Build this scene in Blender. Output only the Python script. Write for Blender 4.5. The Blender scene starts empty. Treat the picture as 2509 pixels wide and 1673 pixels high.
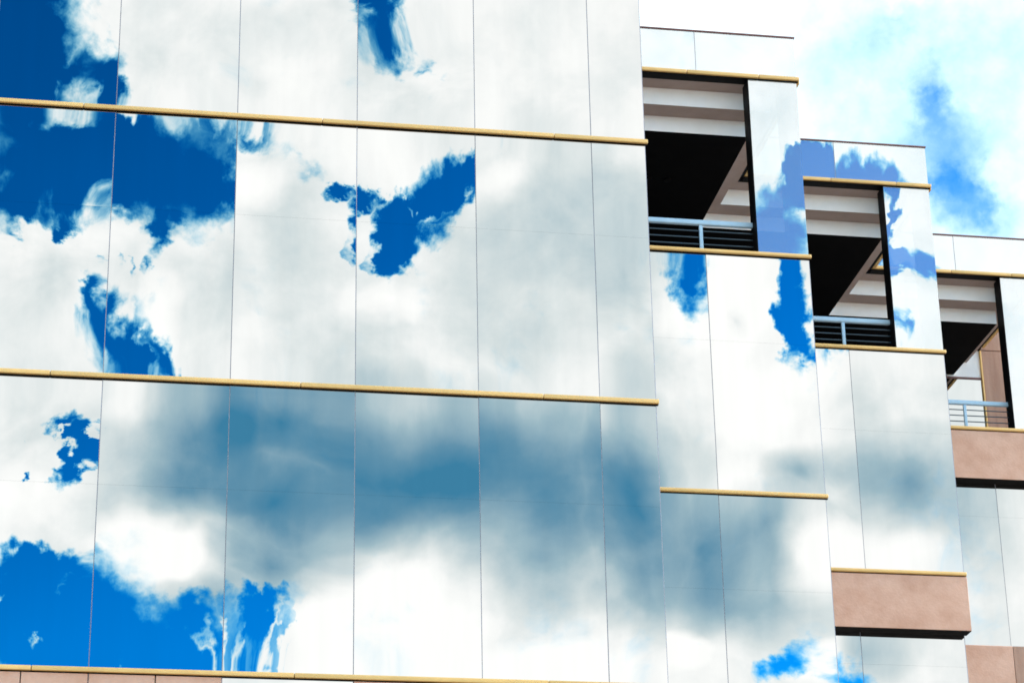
import bpy, bmesh, math, random
from mathutils import Matrix, Vector
R = math.radians
random.seed(7)
scene = bpy.context.scene
C = scene.collection

# ------------------------------------------------------------------ camera
EYE = 1.6                                   # eye height above the ground
pitch, yaw, roll = R(23.266), R(10.118), R(-1.113)
fw = Vector((math.sin(yaw)*math.cos(pitch), math.cos(yaw)*math.cos(pitch), math.sin(pitch)))
rt = Vector((math.cos(yaw), -math.sin(yaw), 0))
up = rt.cross(fw)
r2 = math.cos(roll)*rt + math.sin(roll)*up
u2 = -math.sin(roll)*rt + math.cos(roll)*up
cam = bpy.data.cameras.new('camera')
cam.sensor_fit = 'HORIZONTAL'; cam.sensor_width = 36.0; cam.lens = 6252.0/2509*36
cam.clip_start = 0.5; cam.clip_end = 20000
co = bpy.data.objects.new('camera', cam); C.objects.link(co)
m = Matrix((r2, u2, -fw)).transposed().to_4x4(); m.translation = (0, 0, EYE)
co.matrix_world = m
scene.camera = co

# ------------------------------------------------------------------ sun, exposure
SUN_AZ, SUN_EL = R(85), R(38)           # azimuth measured from the facade's outward normal towards +X
sd = Vector((math.sin(SUN_AZ)*math.cos(SUN_EL), -math.cos(SUN_AZ)*math.cos(SUN_EL), math.sin(SUN_EL)))
sl = bpy.data.lights.new('sun', 'SUN'); sl.energy = 3.0; sl.angle = R(6); sl.color = (1.0, 0.95, 0.87)
so = bpy.data.objects.new('sun', sl); C.objects.link(so)
so.rotation_euler = sd.to_track_quat('Z', 'Y').to_euler(); so.location = (60, -40, 60)
vs = scene.view_settings
vs.view_transform = 'Standard'; vs.look = 'None'; vs.exposure = 0.0; vs.gamma = 1.0; vs.use_curve_mapping = False
scene.cycles.max_bounces = 8; scene.cycles.glossy_bounces = 6; scene.cycles.transparent_max_bounces = 12
scene.cycles.use_denoising = True
scene.cycles.filter_width = 1.7

# ------------------------------------------------------------------ world: clear sky with broken cumulus
# Cloud masses, placed by sky direction in degrees: (azimuth*cos 23, elevation, half width, half height, turn, weight)
# azimuth runs from the facade's outward normal (the sky behind the viewer, seen in the glass) towards +X.
COVER = [
    (-2.29, 29.44, 1.760, 2.346, 1, -2.93),
    (-1.72, 26.81, 2.542, 1.858, 1, -2.68),
    (0.93, 26.78, 2.444, 1.564, 1, -2.93),
    (0.98, 25.63, 0.332, 0.684, 1, -1.95),
    (-0.86, 25.52, 0.391, 0.489, 1, -1.46),
    (-2.14, 25.92, 0.587, 0.489, 1, -1.22),
    (0.11, 27.41, 1.564, 0.684, 1, -1.22),
    (2.02, 26.74, 0.880, 1.075, 1, -1.59),
    (-0.32, 29.02, 0.929, 1.173, 1, -2.44),
    (0.05, 28.61, 0.587, 0.587, 1, -1.71),
    (-0.65, 30.33, 0.391, 0.391, 1, -0.98),
    (-0.04, 30.18, 0.440, 0.587, 1, 1.20),
    (-0.86, 30.41, 0.489, 0.244, -19, 0.60),
    (-0.56, 29.58, 0.332, 0.587, 1, 0.90),
    (0.10, 28.61, 0.127, 0.430, 1, 1.60),
    (1.78, 27.89, 1.369, 0.489, 1, -1.10),
    (2.58, 27.63, 0.489, 0.489, 1, -0.73),
    (1.35, 28.44, 0.391, 0.156, 1, -1.22),
    (3.06, 26.87, 0.440, 0.978, 1, 1.60),
    (-1.36, 24.15, 1.662, 1.662, 1, 1.00),
    (-1.58, 25.43, 0.538, 0.489, 1, 1.10),
    (-0.08, 25.33, 0.684, 0.831, -9, 1.40),
    (0.45, 25.46, 0.352, 0.587, 1, 0.80),
    (-2.09, 25.20, 0.293, 0.254, 1, -1.10),
    (1.44, 25.26, 0.489, 0.489, 1, 0.50),
    (0.81, 23.01, 1.173, 0.782, -24, -2.93),
    (-0.02, 23.26, 0.684, 0.880, 16, -2.07),
    (-0.25, 24.02, 0.352, 0.538, 1, -1.95),
    (0.09, 25.00, 0.254, 0.352, 1, -1.59),
    (0.45, 24.81, 0.156, 0.332, 1, -1.59),
    (0.80, 24.83, 0.176, 0.313, 1, -1.71),
    (0.38, 23.95, 0.587, 0.489, 1, -0.98),
    (1.16, 22.44, 0.684, 0.587, 1, -1.46),
    (1.21, 23.61, 0.235, 0.587, 21, 1.30),
    (0.79, 23.39, 0.176, 0.254, 1, 1.20),
    (0.29, 23.71, 0.215, 0.684, -14, 1.30),
    (1.10, 22.92, 0.137, 0.489, 31, 1.40),
    (0.73, 22.47, 0.176, 0.440, 1, 2.00),
    (1.52, 23.04, 0.293, 0.391, 1, 1.00),
    (-0.37, 21.74, 0.587, 0.450, 1, -2.56),
    (-0.11, 21.23, 0.332, 0.929, -11, -2.32),
    (-0.40, 20.54, 0.332, 0.684, -13, -1.59),
    (-0.32, 21.65, 0.117, 0.293, -19, 1.40),
    (0.07, 21.43, 0.098, 0.587, -9, 1.20),
    (-1.22, 20.23, 0.137, 0.254, -19, -1.59),
    (-1.24, 21.36, 0.137, 0.293, 1, -0.73),
    (0.19, 20.95, 0.391, 0.880, -9, -0.61),
    (-0.96, 17.26, 2.933, 1.760, 1, -2.93),
    (0.62, 16.74, 2.542, 1.369, -7, -2.68),
    (-0.94, 18.59, 1.271, 0.587, -7, -1.46),
    (2.00, 16.30, 1.271, 1.173, 1, -2.44),
    (-0.10, 18.25, 0.684, 0.782, 1, -0.73),
    (2.33, 17.41, 0.782, 0.489, -9, -2.07),
    (3.87, 17.29, 0.450, 0.587, 1, -2.44),
    (4.37, 17.49, 0.489, 0.332, 1, -1.46),
    (3.16, 17.52, 0.332, 0.391, 1, -1.22),
    (3.65, 16.80, 1.858, 1.075, 1, -1.83),
    (2.73, 16.55, 0.156, 0.782, 25, 2.00),
    (3.14, 16.51, 0.127, 0.880, 11, 2.00),
    (3.56, 16.42, 0.127, 0.782, -3, 2.20),
    (4.07, 16.43, 0.127, 0.880, -23, 2.20),
    (4.58, 16.53, 0.156, 0.880, -37, 2.00),
    (3.35, 15.80, 1.173, 0.391, 1, 1.80),
    (4.68, 15.85, 1.075, 0.391, 1, 1.40),
    (5.13, 16.62, 0.489, 0.880, -29, 1.50),
    (4.35, 16.04, 0.117, 0.489, -29, -1.46),
    (3.85, 15.94, 0.088, 0.391, -11, -1.46),
    (4.95, 16.05, 0.117, 0.489, -39, -1.22),
    (5.60, 15.88, 0.489, 0.215, 1, -1.10),
    (6.90, 15.90, 0.489, 0.137, 1, -0.61),
    (0.94, 16.51, 0.430, 0.196, 1, 2.20),
    (-0.74, 16.65, 0.391, 0.215, 1, 2.40),
    (-1.60, 17.47, 0.332, 0.528, 1, 1.80),
    (-0.18, 17.72, 0.156, 0.782, 9, 1.20),
    (6.27, 30.66, 0.782, 1.075, 1, -2.81),
    (6.50, 29.84, 0.489, 0.733, -19, -1.71),
    (5.73, 30.03, 0.352, 1.075, 1, -0.98),
    (6.20, 29.55, 0.587, 0.440, -29, -0.73),
    (7.14, 29.54, 0.254, 0.313, 1, -1.22),
    (7.53, 28.98, 0.391, 0.880, 1, -0.49),
    (7.06, 26.41, 1.418, 0.929, 26, -3.17),
    (6.27, 25.48, 0.782, 0.782, 1, -3.05),
    (7.82, 26.94, 0.587, 0.635, 41, -1.95),
    (6.11, 26.26, 0.587, 0.489, 1, -1.71),
    (5.59, 26.62, 0.372, 0.176, 1, -2.32),
    (8.83, 27.56, 0.489, 0.587, 1, -0.98),
    (8.72, 26.64, 0.489, 0.684, 1, 0.80),
    (6.21, 26.89, 0.782, 0.215, -24, 0.90),
    (6.66, 26.36, 0.587, 0.156, -29, 1.20),
    (7.26, 26.11, 0.489, 0.117, 21, 1.20),
    (5.93, 25.52, 0.196, 0.489, 1, 1.00),
    (3.38, 27.85, 0.782, 0.332, -9, -1.46),
    (4.40, 27.30, 1.466, 0.391, -19, -0.61),
    (5.20, 26.93, 0.587, 0.391, -29, -0.61),
    (2.17, 27.95, 0.235, 0.391, 1, 0.90),
    (1.03, 27.90, 0.293, 0.391, 1, 0.80),
    (0.08, 28.04, 0.137, 0.352, 1, 1.40),
    (4.74, 17.68, 0.880, 0.489, 1, -0.49),
    (13.26, 24.73, 0.645, 0.831, 1, -3.17),
    (15.58, 23.62, 0.489, 1.760, -2, -3.05),
    (15.51, 25.53, 1.222, 1.271, 1, -4.15),
    (16.29, 26.73, 0.782, 0.587, 1, -2.56),
    (17.53, 26.73, 1.711, 0.782, 1, -2.81),
    (18.02, 25.37, 0.254, 1.173, 1, -2.20),
    (18.54, 24.31, 0.538, 0.391, 1, -2.68),
    (18.05, 24.21, 0.440, 0.587, 1, -2.20),
    (17.92, 23.20, 0.215, 0.587, 1, -1.59),
    (16.26, 22.58, 0.626, 0.372, 1, -2.32),
    (16.95, 22.50, 0.156, 0.342, 1, -1.95),
    (14.95, 15.83, 0.821, 0.489, 21, -2.07),
    (16.25, 15.47, 0.880, 0.528, 1, -2.07),
    (146.31, 26.50, 0.978, 1.955, -17, -2.07),
    (146.48, 26.23, 0.489, 0.684, -1, -0.98),
    (145.72, 26.05, 0.587, 0.782, -31, -1.22),
    (146.69, 28.18, 0.587, 1.075, -9, -1.46),
    (145.74, 25.38, 2.346, 0.782, 4, -1.10),
    (147.18, 29.86, 1.466, 0.489, -1, -0.73),
    (145.42, 29.38, 2.933, 1.955, -1, -0.30),
]
SHADE = [
    (4.64, 24.87, 2.542, 2.542, 1, -0.22),
    (9.99, 25.44, 3.226, 2.933, 1, -0.26),
    (2.39, 24.43, 1.466, 1.564, 41, -0.18),
    (8.08, 23.13, 2.933, 1.369, 1, -0.10),
    (11.85, 24.60, 1.173, 3.226, 1, -0.16),
    (3.93, 30.28, 2.249, 0.880, 1, -0.16),
    (5.64, 22.55, 1.564, 0.782, 1, -0.10),
    (-1.53, 23.85, 1.173, 1.955, 1, -0.06),
    (3.61, 26.70, 1.075, 0.684, 1, 0.25),
    (9.12, 26.63, 1.466, 0.587, 36, 0.20),
    (6.22, 24.31, 1.075, 0.587, 1, 0.20),
    (1.06, 23.79, 0.587, 1.173, 1, 0.20),
    (5.85, 20.50, 8.017, 2.444, -3, -0.72),
    (2.59, 21.13, 1.858, 1.466, 16, -0.30),
    (3.26, 21.29, 0.684, 1.369, 1, -0.25),
    (4.59, 21.56, 1.760, 1.075, 1, -0.40),
    (4.34, 19.71, 1.662, 0.782, -7, -0.45),
    (7.67, 20.59, 2.737, 1.369, 1, -0.42),
    (10.15, 19.97, 2.542, 1.564, 1, -0.40),
    (11.85, 19.43, 1.173, 3.520, 1, -0.62),
    (2.16, 19.96, 1.466, 0.684, -9, -0.30),
    (9.92, 18.32, 2.346, 1.662, 1, -0.45),
    (11.78, 17.49, 1.075, 1.466, 1, -0.25),
    (4.27, 18.26, 2.249, 1.271, -9, -0.66),
    (2.70, 17.56, 1.369, 0.587, -9, -0.35),
    (6.05, 19.43, 1.760, 0.880, 1, -0.25),
    (1.40, 18.80, 1.466, 0.831, -11, 0.50),
    (2.39, 18.51, 1.173, 0.587, -9, 0.25),
    (6.90, 17.20, 2.444, 1.662, 1, 0.42),
    (0.77, 21.75, 0.880, 0.587, 1, 0.15),
    (7.55, 16.42, 2.151, 0.782, 1, 0.30),
    (10.05, 16.00, 1.564, 0.587, 1, 0.35),
    (-0.75, 20.14, 1.271, 1.173, 1, 0.25),
    (13.12, 18.21, 1.271, 2.151, 1, -0.55),
    (14.65, 18.72, 1.955, 1.271, 1, -0.55),
    (14.29, 17.19, 2.151, 1.369, 1, -0.45),
    (15.64, 18.08, 0.978, 1.173, 1, 0.50),
    (17.81, 19.58, 1.858, 1.466, 1, -0.55),
    (17.72, 18.43, 0.978, 0.782, 1, 0.25),
    (16.77, 20.82, 0.880, 1.466, 1, -0.25),
    (14.08, 23.91, 1.955, 1.564, 1, 0.30),
    (14.36, 21.94, 1.662, 1.369, 1, 0.25),
    (15.59, 20.12, 1.075, 0.782, 1, -0.45),
    (13.26, 21.22, 0.782, 1.564, 1, -0.15),
    (14.37, 23.70, 0.391, 0.587, 1, -0.25),
    (19.49, 18.67, 1.173, 2.933, 1, -0.15),
    (16.81, 16.19, 1.466, 0.880, 1, -0.30),
    (12.74, 15.91, 0.880, 0.684, 1, 0.40),
    (15.68, 15.77, 0.880, 0.489, 21, 0.40),
    (146.52, 27.39, 8.799, 8.799, -1, -0.42),
]
wd = bpy.data.worlds.new('World'); scene.world = wd; wd.use_nodes = True
wd.cycles.sampling_method = 'MANUAL'; wd.cycles.sample_map_resolution = 256
nt = wd.node_tree; N = nt.nodes; K = nt.links; N.clear()
def nd(t, **kw):
    n = N.new(t)
    for k, v in kw.items(): setattr(n, k, v)
    return n
def wm(op, a, b=None, c=None):
    n = nd('ShaderNodeMath', operation=op)
    for i, v in enumerate((a, b, c)):
        if v is None: continue
        if isinstance(v, (int, float)): n.inputs[i].default_value = v
        else: K.new(v, n.inputs[i])
    return n.outputs[0]
def noise(vec, scale, detail=6, rough=0.55, dist=0.0):
    n = nd('ShaderNodeTexNoise'); K.new(vec, n.inputs['Vector'])
    n.inputs['Scale'].default_value = scale; n.inputs['Detail'].default_value = detail
    n.inputs['Roughness'].default_value = rough; n.inputs['Distortion'].default_value = dist
    return n
def vmath(op, a, b):
    n = nd('ShaderNodeVectorMath', operation=op)
    for i, v in enumerate((a, b)):
        if isinstance(v, (tuple, list)): n.inputs[i].default_value = v
        elif isinstance(v, (int, float)): n.inputs['Scale'].default_value = v
        else: K.new(v, n.inputs[i])
    return n.outputs[0]
tc = nd('ShaderNodeTexCoord'); D = tc.outputs['Generated']
sx = nd('ShaderNodeSeparateXYZ'); K.new(D, sx.inputs[0])
az = wm('ARCTAN2', sx.outputs[0], wm('MULTIPLY', sx.outputs[1], -1.0))
el = wm('ARCSINE', sx.outputs[2])
cx = nd('ShaderNodeCombineXYZ')
K.new(wm('MULTIPLY', az, 57.2958*0.9205), cx.inputs[0]); K.new(wm('MULTIPLY', el, 57.2958), cx.inputs[1])
P = cx.outputs[0]
# wind and turbulence: push the masses about so that their edges billow
w1 = noise(D, 42, 2, 0.5); w2 = noise(D, 170, 5, 0.55)
o1 = vmath('MULTIPLY', vmath('SUBTRACT', w1.outputs['Color'], (0.5, 0.5, 0.5)), (0.9, 0.9, 0))
o2 = vmath('MULTIPLY', vmath('SUBTRACT', w2.outputs['Color'], (0.5, 0.5, 0.5)), (0.9, 0.9, 0))
PW = vmath('ADD', P, vmath('ADD', o1, o2))
PS = vmath('ADD', P, o1)
def field(vec, rows, start, shape):
    acc = start
    for x, y, rx, ry, a, w in rows:
        mp = nd('ShaderNodeMapping', vector_type='TEXTURE'); K.new(vec, mp.inputs[0])
        mp.inputs['Location'].default_value = (x, y, 0); mp.inputs['Rotation'].default_value = (0, 0, R(a))
        mp.inputs['Scale'].default_value = (rx, ry, 1)
        g = nd('ShaderNodeTexGradient', gradient_type=shape); K.new(mp.outputs[0], g.inputs[0])
        acc = wm('MULTIPLY_ADD', g.outputs['Fac'], w, acc)
    return acc
# free sky elsewhere: the same broken cloud, by noise alone
flat = vmath('MULTIPLY', D, (1, 1, 1.6))
big = noise(flat, 4.2, 4, 0.55); 
def window(x, y, rx, ry, soft):
    mp = nd('ShaderNodeMapping', vector_type='TEXTURE'); K.new(P, mp.inputs[0])
    mp.inputs['Location'].default_value = (x, y, 0); mp.inputs['Scale'].default_value = (rx, ry, 1)
    g = nd('ShaderNodeTexGradient', gradient_type='SPHERICAL'); K.new(mp.outputs[0], g.inputs[0])
    mr = nd('ShaderNodeMapRange', interpolation_type='SMOOTHSTEP'); K.new(g.outputs['Fac'], mr.inputs[0])
    mr.inputs[1].default_value = 0.0; mr.inputs[2].default_value = soft
    return mr.outputs[0]
win_f = window(147.83, 27.70, 14, 14, 0.3)
near = wm('MAXIMUM', window(9.31, 23.27, 22, 17, 0.25), win_f)
free = wm('SUBTRACT', 1.0, near)
loose = wm('MULTIPLY', wm('MULTIPLY', wm('SUBTRACT', big.outputs['Fac'], 0.47), 5.0), free)
base = wm('ADD', wm('ADD', loose, wm('MULTIPLY', near, 1.5)), wm('MULTIPLY', free, 0.55))
fine = noise(D, 95, 8, 0.54, 0.4)
base = wm('MULTIPLY_ADD', wm('SUBTRACT', fine.outputs['Fac'], 0.5), wm('MULTIPLY_ADD', win_f, -0.55*1.7, 1.7), base)
cov = field(PW, COVER, base, 'SPHERICAL')
# some edges are crisp, others fray into thin veils
sw = noise(D, 22, 3, 0.5)
wr = nd('ShaderNodeMapRange'); K.new(sw.outputs['Fac'], wr.inputs[0])
wr.inputs[1].default_value = 0.38; wr.inputs[2].default_value = 0.66; wr.inputs[3].default_value = 0.75; wr.inputs[4].default_value = 2.4
width = wm('MULTIPLY_ADD', win_f, 2.6, wr.outputs[0])
mr = nd('ShaderNodeMapRange', interpolation_type='SMOOTHSTEP')
K.new(wm('ADD', wm('DIVIDE', wm('SUBTRACT', cov, 0.5), width), 0.5), mr.inputs[0])
alpha = mr.outputs[0]
# light and dark inside the cloud
sn = noise(D, 26, 6, 0.5); sn2 = noise(D, 60, 8, 0.6)
g0 = wm('MULTIPLY_ADD', wm('SUBTRACT', sn.outputs['Fac'], 0.5), 0.42, 0.88)
g0 = wm('MULTIPLY_ADD', wm('SUBTRACT', sn2.outputs['Fac'], 0.5), 0.24, g0)
shade = field(PS, SHADE, g0, 'SPHERICAL')
cr = nd('ShaderNodeValToRGB'); K.new(shade, cr.inputs[0])
e = cr.color_ramp.elements
stops = [(0.0, (0.03, 0.14, 0.24)), (0.2, (0.08, 0.187, 0.27)), (0.5, (0.225, 0.32, 0.365)), (0.75, (0.455, 0.495, 0.5)), (0.9, (0.61, 0.615, 0.61)), (1.0, (0.66, 0.66, 0.65))]
while len(e) < len(stops): e.new(0.5)
for i, (p, c) in enumerate(stops): e[i].position = p; e[i].color = (*c, 1)
sky = nd('ShaderNodeTexSky', sky_type='NISHITA'); sky.sun_disc = False
sky.sun_elevation = SUN_EL; sky.sun_rotation = math.pi - SUN_AZ
sky.altitude = 400; sky.air_density = 1.0; sky.dust_density = 0.6; sky.ozone_density = 3.0
hs = nd('ShaderNodeHueSaturation'); hs.inputs['Hue'].default_value = 0.48; hs.inputs['Saturation'].default_value = 1.05; hs.inputs['Value'].default_value = 0.185
gm = nd('ShaderNodeGamma'); gm.inputs[1].default_value = 3.0
K.new(sky.outputs[0], gm.inputs[0]); K.new(gm.outputs[0], hs.inputs['Color'])
cl = nd('ShaderNodeVectorMath', operation='SCALE'); K.new(cr.outputs[0], cl.inputs[0]); cl.inputs['Scale'].default_value = 36
# thin cloud scatters blue before red: each channel has its own opacity
av = nd('ShaderNodeCombineXYZ')
for i, (pw, dp) in enumerate(((1.9, -0.92), (1.0, -0.22), (0.75, 0.05))): K.new(wm('POWER', alpha, wm('MULTIPLY_ADD', win_f, dp, pw)), av.inputs[i])
mx = nd('ShaderNodeMix', data_type='VECTOR', factor_mode='NON_UNIFORM'); K.new(av.outputs[0], mx.inputs[1]); K.new(hs.outputs[0], mx.inputs[4]); K.new(cl.outputs[0], mx.inputs[5])
bg = nd('ShaderNodeBackground'); bg.inputs['Strength'].default_value = 0.1
wo = nd('ShaderNodeOutputWorld')
K.new(mx.outputs[1], bg.inputs['Color']); K.new(bg.outputs[0], wo.inputs['Surface'])

# ------------------------------------------------------------------ materials
def mat(name):
    mt = bpy.data.materials.new(name); mt.use_nodes = True
    return mt, mt.node_tree, mt.node_tree.nodes['Principled BSDF']
def add(t, ty, **kw):
    n = t.nodes.new(ty)
    for k, v in kw.items(): setattr(n, k, v)
    return n
def mottled(name, c0, c1, scale, rough, bump=0.0, stretch=(1, 1, 1), metallic=0.0, detail=8, fine_bump=0):
    mt, t, b = mat(name)
    tcn = add(t, 'ShaderNodeTexCoord'); mp = add(t, 'ShaderNodeMapping'); mp.inputs['Scale'].default_value = stretch
    gp = add(t, 'ShaderNodeNewGeometry')
    t.links.new(gp.outputs['Position'], mp.inputs[0])
    n = add(t, 'ShaderNodeTexNoise'); n.inputs['Scale'].default_value = scale; n.inputs['Detail'].default_value = detail; n.inputs['Roughness'].default_value = 0.62
    t.links.new(mp.outputs[0], n.inputs['Vector'])
    r = add(t, 'ShaderNodeValToRGB'); r.color_ramp.elements[0].position = 0.3; r.color_ramp.elements[1].position = 0.7
    r.color_ramp.elements[0].color = (*c0, 1); r.color_ramp.elements[1].color = (*c1, 1)
    t.links.new(n.outputs['Fac'], r.inputs[0]); t.links.new(r.outputs[0], b.inputs['Base Color'])
    b.inputs['Roughness'].default_value = rough; b.inputs['Metallic'].default_value = metallic
    b.inputs['Specular IOR Level'].default_value = 0.04 if max(c1) < 0.02 else 0.3
    if bump:
        n2 = add(t, 'ShaderNodeTexNoise'); n2.inputs['Scale'].default_value = scale*12; n2.inputs['Detail'].default_value = 6
        t.links.new(gp.outputs['Position'], n2.inputs['Vector'])
        bp = add(t, 'ShaderNodeBump'); bp.inputs['Strength'].default_value = bump; bp.inputs['Distance'].default_value = 0.01
        t.links.new(n2.outputs['Fac'], bp.inputs['Height']); t.links.new(bp.outputs[0], b.inputs['Normal'])
    t.nodes.remove(tcn)
    return mt
def glass(name, see, milk=0.0):
    mt, t, b = mat(name)
    gp = add(t, 'ShaderNodeNewGeometry')
    b.inputs['Metallic'].default_value = 1.0; b.inputs['Roughness'].default_value = 0.0
    # faint run-down streaks in the coating
    mp = add(t, 'ShaderNodeMapping'); mp.inputs['Scale'].default_value = (7, 7, 0.6); t.links.new(gp.outputs['Position'], mp.inputs[0])
    n = add(t, 'ShaderNodeTexNoise'); n.inputs['Scale'].default_value = 1.0; n.inputs['Detail'].default_value = 5; t.links.new(mp.outputs[0], n.inputs['Vector'])
    r = add(t, 'ShaderNodeValToRGB'); e = r.color_ramp.elements; g0 = [v*(1.2 if milk else 1.0) for v in (0.43, 0.435, 0.432, 1)]
    e[0].position = 0.3; e[1].position = 0.7; e[0].color = (g0[0]*0.965, g0[1]*0.965, g0[2]*0.965, 1); e[1].color = (*g0[:3], 1)
    t.links.new(n.outputs['Fac'], r.inputs[0]); t.links.new(r.outputs[0], b.inputs['Base Color'])
    last = b.outputs[0]
    if milk:
        df = add(t, 'ShaderNodeBsdfDiffuse'); df.inputs['Color'].default_value = (0.60, 0.74, 0.79, 1)
        m3 = add(t, 'ShaderNodeMixShader'); m3.inputs[0].default_value = milk
        t.links.new(last, m3.inputs[1]); t.links.new(df.outputs[0], m3.inputs[2]); last = m3.outputs[0]
    if see:
        tr = add(t, 'ShaderNodeBsdfTransparent'); tr.inputs['Color'].default_value = (0.8, 0.95, 1, 1)
        m2 = add(t, 'ShaderNodeMixShader'); m2.inputs[0].default_value = see
        t.links.new(last, m2.inputs[1]); t.links.new(tr.outputs[0], m2.inputs[2]); last = m2.outputs[0]
    t.links.new(last, t.nodes['Material Output'].inputs['Surface'])
    return mt
M = dict(
    glass=glass('mirror_glass', 0), pier=glass('pale_pier_glass', 0.09, 0.21), pale=glass('pale_parapet_glass', 0, 0.21),
    gold=mottled('ochre_metal', (0.66, 0.405, 0.14), (0.76, 0.475, 0.17), 3.0, 0.45, 0.05),
    stone=mottled('pink_sandstone', (0.55, 0.30, 0.205), (0.69, 0.42, 0.31), 2.6, 0.85, 0.35),
    brown=mottled('brown_and_shaded_sandstone', (0.33, 0.18, 0.125), (0.46, 0.28, 0.205), 2.0, 0.85, 0.3, (4, 4, 0.5)),
    white=mottled('white_render', (0.84, 0.83, 0.82), (0.90, 0.89, 0.88), 4.0, 0.8, 0.08),
    taupe=mottled('taupe_soffit', (0.33, 0.25, 0.22), (0.40, 0.31, 0.275), 3.0, 0.8, 0.05),  # undersides of slab and upper step, darker than the white step faces
    dark=mottled('dark_soffit', (0.003, 0.003, 0.0035), (0.005, 0.005, 0.0055), 3.0, 0.7),  # near-black underside of the lowest step
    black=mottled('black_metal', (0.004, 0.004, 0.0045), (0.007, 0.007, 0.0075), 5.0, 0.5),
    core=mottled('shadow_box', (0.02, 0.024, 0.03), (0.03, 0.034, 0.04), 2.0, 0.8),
    seal=mottled('grey_sealant', (0.30, 0.30, 0.36), (0.38, 0.38, 0.44), 6.0, 0.6),
    rail=mottled('pale_blue_paint', (0.34, 0.50, 0.63), (0.40, 0.56, 0.69), 5.0, 0.35),
    bar=mottled('slate_blue_paint', (0.028, 0.055, 0.075), (0.04, 0.07, 0.095), 5.0, 0.35),
    coping=mottled('oxide_brown_metal', (0.16, 0.075, 0.07), (0.21, 0.10, 0.095), 5.0, 0.5),
    floor=mottled('terrace_concrete', (0.24, 0.22, 0.20), (0.32, 0.30, 0.28), 2.0, 0.85, 0.1),
    ground=mottled('brick_paving', (0.27, 0.195, 0.15), (0.36, 0.27, 0.215), 0.4, 0.9, 0.1),
)

# ------------------------------------------------------------------ builders
WORLD = {}
def link(name, me, mats, parent, at):
    o = bpy.data.objects.new(name, me); C.objects.link(o)
    for k in (mats if isinstance(mats, (tuple, list)) else (mats,)): me.materials.append(M[k])
    at = Vector(at)
    if parent is not None:
        o.parent = parent; o.location = at - WORLD[parent.name]
    else:
        o.location = at
    WORLD[o.name] = at
    return o
def box(name, x0, x1, y0, y1, z0, z1, mat, parent, bevel=0.0, seg=2):
    bm = bmesh.new(); bmesh.ops.create_cube(bm, size=1)
    cxx, cyy = (x0+x1)/2, (y0+y1)/2
    for v in bm.verts: v.co = Vector((v.co.x*(x1-x0), v.co.y*(y1-y0), (v.co.z+0.5)*(z1-z0)))
    if bevel: bmesh.ops.bevel(bm, geom=list(bm.edges), offset=bevel, segments=seg, affect='EDGES', profile=0.5)
    me = bpy.data.meshes.new(name); bm.to_mesh(me); bm.free()
    if bevel: 
        for p in me.polygons: p.use_smooth = True
        if hasattr(me, 'set_sharp_from_angle'): me.set_sharp_from_angle(angle=R(40))
    return link(name, me, mat, parent, (cxx, cyy, z0))
def prism(name, pts, z0, z1, mats, parent, bottom=0, side=0):
    x0, y0 = pts[0]; n = len(pts)
    vs = [(x-x0, y-y0, 0) for x, y in pts] + [(x-x0, y-y0, z1-z0) for x, y in pts]
    fs = [tuple(range(n-1, -1, -1)), tuple(range(n, 2*n))] + [(i, (i+1) % n, n+(i+1) % n, n+i) for i in range(n)]
    me = bpy.data.meshes.new(name); me.from_pydata(vs, [], fs)
    o = link(name, me, mats, parent, (x0, y0, z0))
    bm = bmesh.new(); bm.from_mesh(me); bmesh.ops.recalc_face_normals(bm, faces=bm.faces); bm.to_mesh(me); bm.free()
    for p in me.polygons: p.material_index = bottom if abs(p.normal.z + 1) < 0.01 else side
    return o
class Warp:
    """slight bow, tilt and roller wave of one full-height glass panel (millimetres)"""
    def __init__(s, w, h, tilt, edge, wave):
        s.w, s.h = w, h
        s.tx, s.tz = random.gauss(0, tilt), random.gauss(0, tilt)
        s.eb, s.et = edge*random.uniform(0.55, 1.25), edge*random.uniform(0.55, 1.25)
        s.el, s.er = edge*random.uniform(-0.1, 0.5), edge*random.uniform(-0.1, 0.5)
        s.k = [(random.uniform(1.2, 4.5), random.uniform(0, math.tau), random.uniform(0, math.tau), random.gauss(0, wave)) for _ in range(5)]
        s.j = [(random.uniform(9, 24), random.uniform(0, math.tau), random.gauss(0, wave*0.35)) for _ in range(3)]
    def __call__(s, x, z):
        d = s.tx*(x - s.w/2) + s.tz*(z - s.h/2)
        q = 0.17
        d -= q*(s.eb*math.exp(-z/q) + s.et*math.exp(-(s.h - z)/q))
        q = 0.10
        d -= q*(s.el*math.exp(-x/q) + s.er*math.exp(-(s.w - x)/q))
        for f, a, t, am in s.k: d += am/f*math.sin(f*(x*math.cos(t) + z*math.sin(t)) + a)
        for f, a, am in s.j:       # ripples that run down the sheet close to its ends
            d += am/f*math.sin(f*x + a)*(math.exp(-z/0.35) + math.exp(-(s.h - z)/0.35))
        return d
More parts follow.
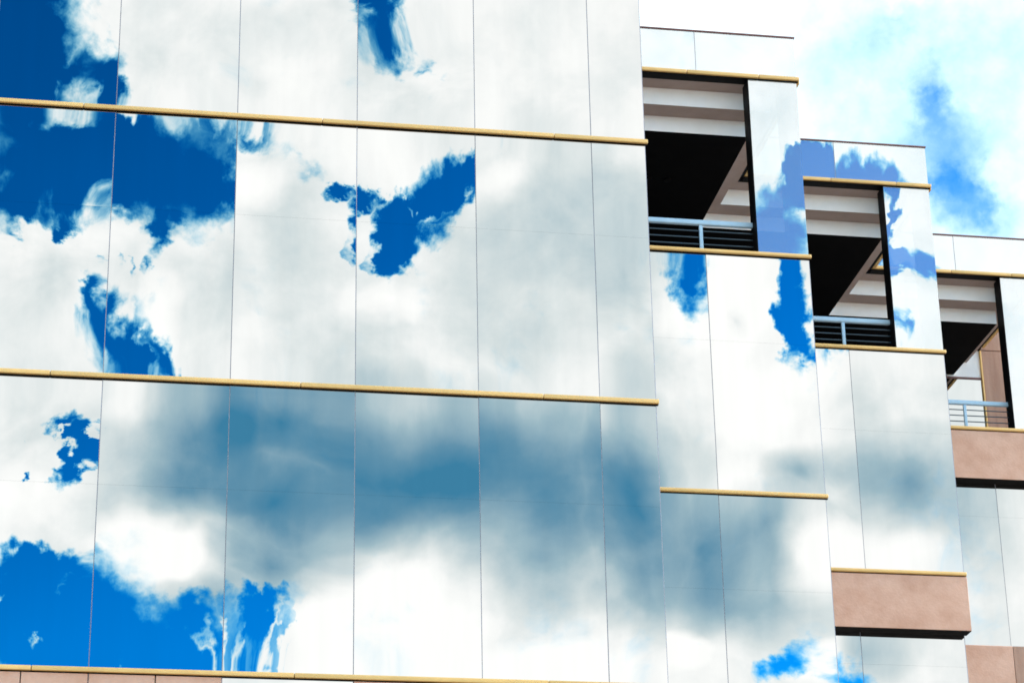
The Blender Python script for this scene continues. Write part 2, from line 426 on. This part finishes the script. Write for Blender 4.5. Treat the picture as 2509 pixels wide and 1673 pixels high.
def pane(x0, x1, y, z0, z1, parent, warp=None, off=(0, 0), step=0.055, m='glass', tint=None):
    w, h = x1-x0, z1-z0
    nx = max(2, int(w/step)); nz = max(2, int(h/step))
    vs = []; fs = []
    for j in range(nz+1):
        for i in range(nx+1):
            x, z = w*i/nx, h*j/nz
            vs.append((x, warp(x+off[0], z+off[1]) if warp else 0.0, z))
    for j in range(nz):
        for i in range(nx):
            a = j*(nx+1)+i; fs.append((a, a+1, a+nx+2, a+nx+1))
    nf = len(fs)
    ring = [i for i in range(nx+1)] + [(j)*(nx+1)+nx for j in range(1, nz+1)] + [nz*(nx+1)+i for i in range(nx-1, -1, -1)] + [j*(nx+1) for j in range(nz-1, 0, -1)]
    b = len(vs)
    for i in ring: vs.append((vs[i][0], vs[i][1]+0.012, vs[i][2]))
    n = len(ring)
    for i in range(n): fs.append((ring[(i+1) % n], ring[i], b+i, b+(i+1) % n))
    me = bpy.data.meshes.new('glass_pane'); me.from_pydata(vs, [], fs)
    # edge faces get their own vertices' sharpness so the sheet's shading stays smooth right up to its rim
    for k, p in enumerate(me.polygons): p.use_smooth = k < nf
    rim = {tuple(sorted((ring[i], ring[(i+1) % n]))) for i in range(n)}
    for ed in me.edges:
        if tuple(sorted(ed.vertices)) in rim: ed.use_edge_sharp = True
    return link('glass_pane', me, m, parent, (x0, y, z0))
def split_panel(x0, x1, y, z0, z1, parent, tilt, edge, wave, splits=(2.10,), gap=0.0045, step=0.055):
    """one storey-high panel of glass, in sheets that meet in hairline horizontal joints"""
    wp = Warp(x1-x0, z1-z0, tilt, edge, wave)
    cuts = [z0] + [z0+s for s in splits if z0+s < z1-0.2] + [z1]
    for a, b in zip(cuts[:-1], cuts[1:]):
        pane(x0+gap, x1-gap, y, a+(0.0005 if a > z0 else 0), b-(0.0005 if b < z1 else 0), parent, wp, (gap, a-z0), step)
def strip(x0, x1, y, z, parent, h=0.058, proj=0.055, joints=(), end=True, mat='gold', bevel=0.014):
    """ochre metal string course: its top edge at z, in lengths that butt together"""
    xs = [x0] + sorted(j for j in joints if x0+0.1 < j < x1-0.1) + [x1 + (0.03 if end else 0)]
    for i, (a, b) in enumerate(zip(xs[:-1], xs[1:])):
        ts = box('trim_strip', a+0.004, b-0.004, y-proj, y+0.02, z-h+0.0065, z, mat, parent, bevel, 3)
    box('shade_strip', x0, xs[-1]-0.006, y-0.022, y+0.016, z-h-0.002, z-h+0.006, 'black', parent)  # black strip added as the shade line under the course

# ------------------------------------------------------------------ measures (metres, ground at 0)
Z = lambda z: z + EYE
w, h = 1.4318, 3.42
Dp = {1: 27.0, 2: 29.916, 3: 32.831, 4: 35.747, 5: 38.66}
E = {0: -7.04, 1: 6.516, 2: 9.414, 3: 12.283, 4: 15.14}
J = {2: 7.987, 3: 10.838, 4: 13.709}
PX = {2: 8.718, 3: 11.567, 4: 14.444}
B2 = 11.13; B1 = B2+h; B3 = B2-h; B0 = B1+h
T, S, CP = 17.249, 14.54, 17.908
L0, L1, L2 = 17.187, 16.93, 16.69

# ------------------------------------------------------------------ ground
me = bpy.data.meshes.new('ground'); s = 3000
me.from_pydata([(-s, -s, 0), (s, -s, 0), (s, s, 0), (-s, s, 0)], [], [(0, 1, 2, 3)])
g = link('ground', me, 'ground', None, (0, 0, 0)); g['kind'] = 'structure'

# ------------------------------------------------------------------ the building
root = bpy.data.objects.new('office_building', None); C.objects.link(root)
root.location = (4, 34, 0); WORLD[root.name] = Vector((4, 34, 0)); root.empty_display_size = 2
root['label'] = 'stepped mirror glass office building with ochre trim strips and open roof terraces'
root['category'] = 'building'

def wall(k, x0, z1, y1, label):
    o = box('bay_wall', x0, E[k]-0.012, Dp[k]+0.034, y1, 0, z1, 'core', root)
    o['label'] = label
    return o

# --- nearest bay: full-height mirror glass
W1 = wall(1, E[0], Z(B0+h+0.5), 40.6, 'tall flat bay of large mirror glass panels on the left')
cols = [2.9808 + w*i for i in range(-7, 3)] + [E[1]]
rows = [(B3-2*h, B3-h), (B3-h, B3), (B3, B2), (B2, B1), (B1, B0), (B0, B0+h)]
for r, (a, b) in enumerate(rows):
    seen = r in (2, 3, 4)
    for i, (xa, xb) in enumerate(zip(cols[:-1], cols[1:])):
        top = b - 0.062
        if r == 1 and not (1.5 < xa < 2.0): top = b - 0.90          # pink stone spandrel below the lowest strip
        split_panel(xa, xb, Dp[1], Z(a)+0.004, Z(top), W1, 0.0011, 0.005, 0.001, step=0.055 if seen and xb > -2 else 0.2)
        if top < b - 0.5:
            xm = (xa+xb)/2
            for p0, p1 in ((xa, xm), (xm, xb)):
                box('stone_panel', p0+0.006, p1-0.006, Dp[1]-0.02, Dp[1]+0.03, Z(top)+0.01, Z(b)-0.066, 'stone', W1, 0.004, 1)
for xj in cols[1:]:
    box('sealant_joint', xj-0.0043, xj+0.0043, Dp[1]+0.005, Dp[1]+0.033, Z(rows[0][0]), Z(B0+h), 'seal', W1)
for zb, js in ((B3-h, -0.4), (B3, -0.49), (B2, -0.47), (B1, -0.26), (B0, -0.3)):
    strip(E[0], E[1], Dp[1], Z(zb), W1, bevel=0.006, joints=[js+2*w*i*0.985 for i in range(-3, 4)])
# its right-hand return, facing the terraces
for a, b in rows:
    wp = Warp(2.8, b-a, 0.0008, 0.003, 0.0008)
    o = pane(0.012, 2.88, 0, Z(a)+0.004, Z(b)-0.062, W1, wp, step=0.25)
    o.rotation_euler = (0, 0, R(90)); o.location = Vector((E[1], Dp[1]+0.03, Z(a)+0.004)) - WORLD[W1.name]
box('coping', E[0]-0.03, E[1]+0.03, Dp[1]-0.03, 40.5, Z(B0+h+0.5), Z(B0+h+0.56), 'coping', W1)

# --- stepped bays
LBL = {2: 'stepped bay of mirror glass beside the tall left bay',
       3: 'middle stepped bay with one projecting pink stone band',
       4: 'far right stepped bay with pink stone bands'}
XJ = {2: (7.987,), 3: (10.838,), 4: (13.709,)}
for k in (2, 3, 4):
    y, x0, x1, j = Dp[k], E[k-1], E[k], J[k]
    Wk = wall(k, E[k-1]-0.6, Z(S)-0.066, Dp[k+1]+0.6 if k < 4 else 41, LBL[k])
    xs = [x0-0.9, j, x1]
    args = (Wk, 0.0018, 0.004, 0.0008)
    def glaze(za, zb, yy, splits=(2.10,), js=None):
        q = xs if js is None else js
        for a, b in zip(q[:-1], q[1:]): split_panel(a, b, yy, Z(za), Z(zb), *args, splits=splits)
        for a in q[1:]: box('sealant_joint', a-0.0043, a+0.0043, yy+0.005, yy+0.0335, Z(za), Z(zb), 'seal', Wk)
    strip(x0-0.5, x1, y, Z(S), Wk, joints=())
    def stone(za, zb, yy, js=(), m='stone'):
        q = [x0-0.5, *js, x1]
        for a, b in zip(q[:-1], q[1:]):
            box('stone_panel', a+0.003, b-0.003+(0.03 if b == x1 else 0), yy-0.03, yy+0.2, Z(za)+0.006, Z(zb), m if b == x1 else 'stone', Wk, 0.006, 1)
        box('shade_plate', x0-0.5, x1+0.024, yy-0.026, yy+0.196, Z(za), Z(za)+0.0055, 'black', Wk)  # black sheet puts the shade under the stone band into its colour
    if k == 2:
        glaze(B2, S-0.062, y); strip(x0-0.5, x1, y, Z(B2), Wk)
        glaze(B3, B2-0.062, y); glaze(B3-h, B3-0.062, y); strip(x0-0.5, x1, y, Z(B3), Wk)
    if k == 3:
        glaze(B2, S-0.062, y); strip(x0-0.5, x1, y, Z(B2), Wk)
        stone(10.27, B2-0.066, y)
        glaze(B3, 10.27, y+0.18, js=[x0-0.9, 10.75, x1-0.012]); stone(B3-0.8, B3-0.004, y); glaze(B3-h, B3-0.81, y)
    if k == 4:
        stone(13.67, S-0.066, y); glaze(11.02, 13.668, y+0.18, js=[x0-0.9, 14.09, x1-0.012])
        stone(10.2, 11.018, y+0.16, js=(14.1,), m='brown'); glaze(B3-h, 10.19, y+0.18)  # right panel browner: shadow on the pink stone put into its colour
    # the recessed glass needs the wall's dark box set further back
    if k > 2:
        Wk.location.y += 0.2; WORLD[Wk.name].y += 0.2
        for c in Wk.children: c.location.y -= 0.2
    # return face of the bay, facing the next one
    for za, zb in ((B3, B2-0.062), (B2, S-0.062)):
        o = pane(0, 2.87, 0, Z(za), Z(zb), Wk, Warp(2.87, 3.3, 0.001, 0.003, 0.001), step=0.25)
        back = 0.2 if k == 4 or (k == 3 and za == B3) else 0.035
        o.rotation_euler = (0, 0, R(90)); o.location = Vector((E[k], y+back, Z(za))) - WORLD[Wk.name]

# --- terraces: floor, stepped soffit, parapets, piers and railings
def stair(a, b, back=40.4):
    return [(E[1]+0.002, Dp[2]+a), (E[2]-b, Dp[2]+a), (E[2]-b, Dp[3]+a), (E[3]-b, Dp[3]+a), (E[3]-b, Dp[4]+a), (E[4]-b, Dp[4]+a), (E[4]-b, Dp[5]+a-0.2), (E[4]-b, back), (E[1]+0.002, back)]
prism('terrace_floor', stair(0.03, 0.03), Z(S)-0.06, Z(S)-0.004, 'floor', root)
roof = prism('roof_slab', stair(0.155, 0.055), Z(L0)+0.002, Z(CP)-0.01, ('taupe', 'core'), root, bottom=0, side=1)
prism('soffit_step', stair(0.41, 0.27), Z(L1), Z(L0)+0.001, ('taupe', 'white'), root, bottom=0, side=1)
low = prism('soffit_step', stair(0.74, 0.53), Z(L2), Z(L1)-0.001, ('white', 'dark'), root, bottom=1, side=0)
for k in (2, 3):
    for dx in (-1.36, -1.65):
        bm = bmesh.new()
        bmesh.ops.create_cone(bm, cap_ends=True, segments=20, radius1=0.055, radius2=0.06, depth=0.03)
        me = bpy.data.meshes.new('downlight'); bm.to_mesh(me); bm.free()
        link('downlight', me, 'black', low, (E[k]+dx, Dp[k]+2.16, Z(L2)-0.012))
for k in (2, 3, 4):
    y, x0, x1, j = Dp[k], E[k-1], E[k], J[k]
    xl = x0 + (0.002 if k == 2 else 0.0)
    # parapet: dark metal frame, glass in front, coping and strip
    pf = box('parapet', xl, x1-0.014, y+0.015, y+0.15, Z(T)-0.062, Z(CP)-0.012, 'black', root)
    for a, b in ((x0-(0 if k == 2 else 0.0), j), (j, x1)):
        split_panel(a, b, y, Z(T)+0.002, Z(CP)-0.022, pf, 0.0018*0.6, 0.004*0.3, 0.0008*0.7, splits=())
    for c in pf.children: c.data.materials[0] = M['pale']
    box('sealant_joint', j-0.0043, j+0.0043, y+0.004, y+0.0145, Z(T), Z(CP)-0.024, 'seal', pf)
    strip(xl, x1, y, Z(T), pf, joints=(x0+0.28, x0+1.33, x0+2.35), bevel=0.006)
    box('coping', xl, x1+0.012, y-0.018, y+0.2, Z(CP)-0.022, Z(CP), 'coping', pf, 0.004, 1)
    # parapet along the bay's right side
    sf = box('parapet', x1-0.05, x1-0.012, y+0.132, Dp[k+1]-0.004, Z(T)-0.058, Z(CP)-0.012, 'black', root)
    o = pane(0, Dp[k+1]-y-0.02, 0, Z(T)+0.002, Z(CP)-0.022, sf, Warp(2.9, 0.65, 0.001, 0.003, 0.001), step=0.2)
    o.rotation_euler = (0, 0, R(90)); o.location = Vector((x1, y+0.014, Z(T)+0.002)) - WORLD[sf.name]
    box('trim_strip', x1+0.001, x1+0.05, y+0.022, Dp[k+1]-0.06, Z(T)-0.062, Z(T), 'gold', sf, 0.006, 2)
    box('coping', x1-0.05, x1+0.016, y+0.202, Dp[k+1]-0.02, Z(CP)-0.022, Z(CP), 'coping', sf)
    # corner pier: glass sheets on a black steel post
    pr = box('corner_pier', x1-0.27, x1-0.02, y+0.03, y+0.13, Z(S)+0.002, Z(T)-0.064, 'black', root)
    split_panel(PX[k], x1, y, Z(S)+0.002, Z(T)-0.064, pr, 0.0018*0.6, 0.004*0.5, 0.0008, splits=(), gap=0.003)
    for c in pr.children: c.data.materials[0] = M['pier']
    box('reveal_plate', PX[k]-0.012, PX[k]+0.0025, y+0.004, y+0.25, Z(S)+0.001, Z(T)-0.064, 'black', pr)
    o = pane(0, 0.12, 0, Z(S)+0.002, Z(T)-0.064, pr, None, step=0.3)
    o.rotation_euler = (0, 0, R(90)); o.location = Vector((x1, y+0.012, Z(S)+0.002)) - WORLD[pr.name]
    # railing
    yr = y + 0.16
    xa, xb = x0 + 0.004, PX[k] + 0.03
    rl = box('railing', xa, xb, yr, yr+0.06, Z(S)+0.455, Z(S)+0.53, 'rail', root, 0.016, 3)
    box('post', j-0.024, j+0.024, yr+0.012, yr+0.05, Z(S)-0.003, Z(S)+0.454, 'rail', rl, 0.006, 2)
    for zb in (0.165, 0.265, 0.362):
        for a, b in ((xa, j-0.025), (j+0.025, xb)):
            box('bar', a, b, yr+0.022, yr+0.036, Z(S)+zb, Z(S)+zb+0.016, 'bar', rl, 0.004, 1)

# --- wall at the back of the terraces
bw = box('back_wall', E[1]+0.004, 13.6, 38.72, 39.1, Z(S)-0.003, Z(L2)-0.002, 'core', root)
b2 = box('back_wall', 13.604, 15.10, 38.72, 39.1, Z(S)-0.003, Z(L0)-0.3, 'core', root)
split_panel(13.61, 15.105, 38.68, Z(S), Z(16.62), b2, 0.001, 0.002, 0.001, splits=())
box('wall_panel', 13.61, 15.105, 38.675, 38.718, Z(16.655), Z(17.16), 'white', b2, 0.004, 1)
box('head_strip', 13.61, 15.105, 38.66, 38.718, Z(16.622), Z(16.653), 'coping', b2)
box('jamb_strip', 15.107, 15.137, 38.64, 38.719, Z(S), Z(17.16), 'gold', b2, 0.006, 2)
# --- the next bay beyond, clad in brown stone at this height
w5 = box('bay_wall', 15.16, 19.5, Dp[5]+0.06, 41, 0, Z(19), 'core', root); w5['label'] = 'brown stone bay beyond the last terrace'
for a, b in ((15.14, 15.9), (15.9, 16.7), (16.7, 18.1), (18.1, 19.5)):
    for za, zb in ((0, 9.5), (9.5, 13.2), (13.2, 17.17), (17.17, 19)):
        box('stone_panel', a+0.004, b-0.004, Dp[5], Dp[5]+0.058, Z(za)+0.004 if za else 0.0, Z(zb)-0.008, 'brown', w5, 0.004, 1)
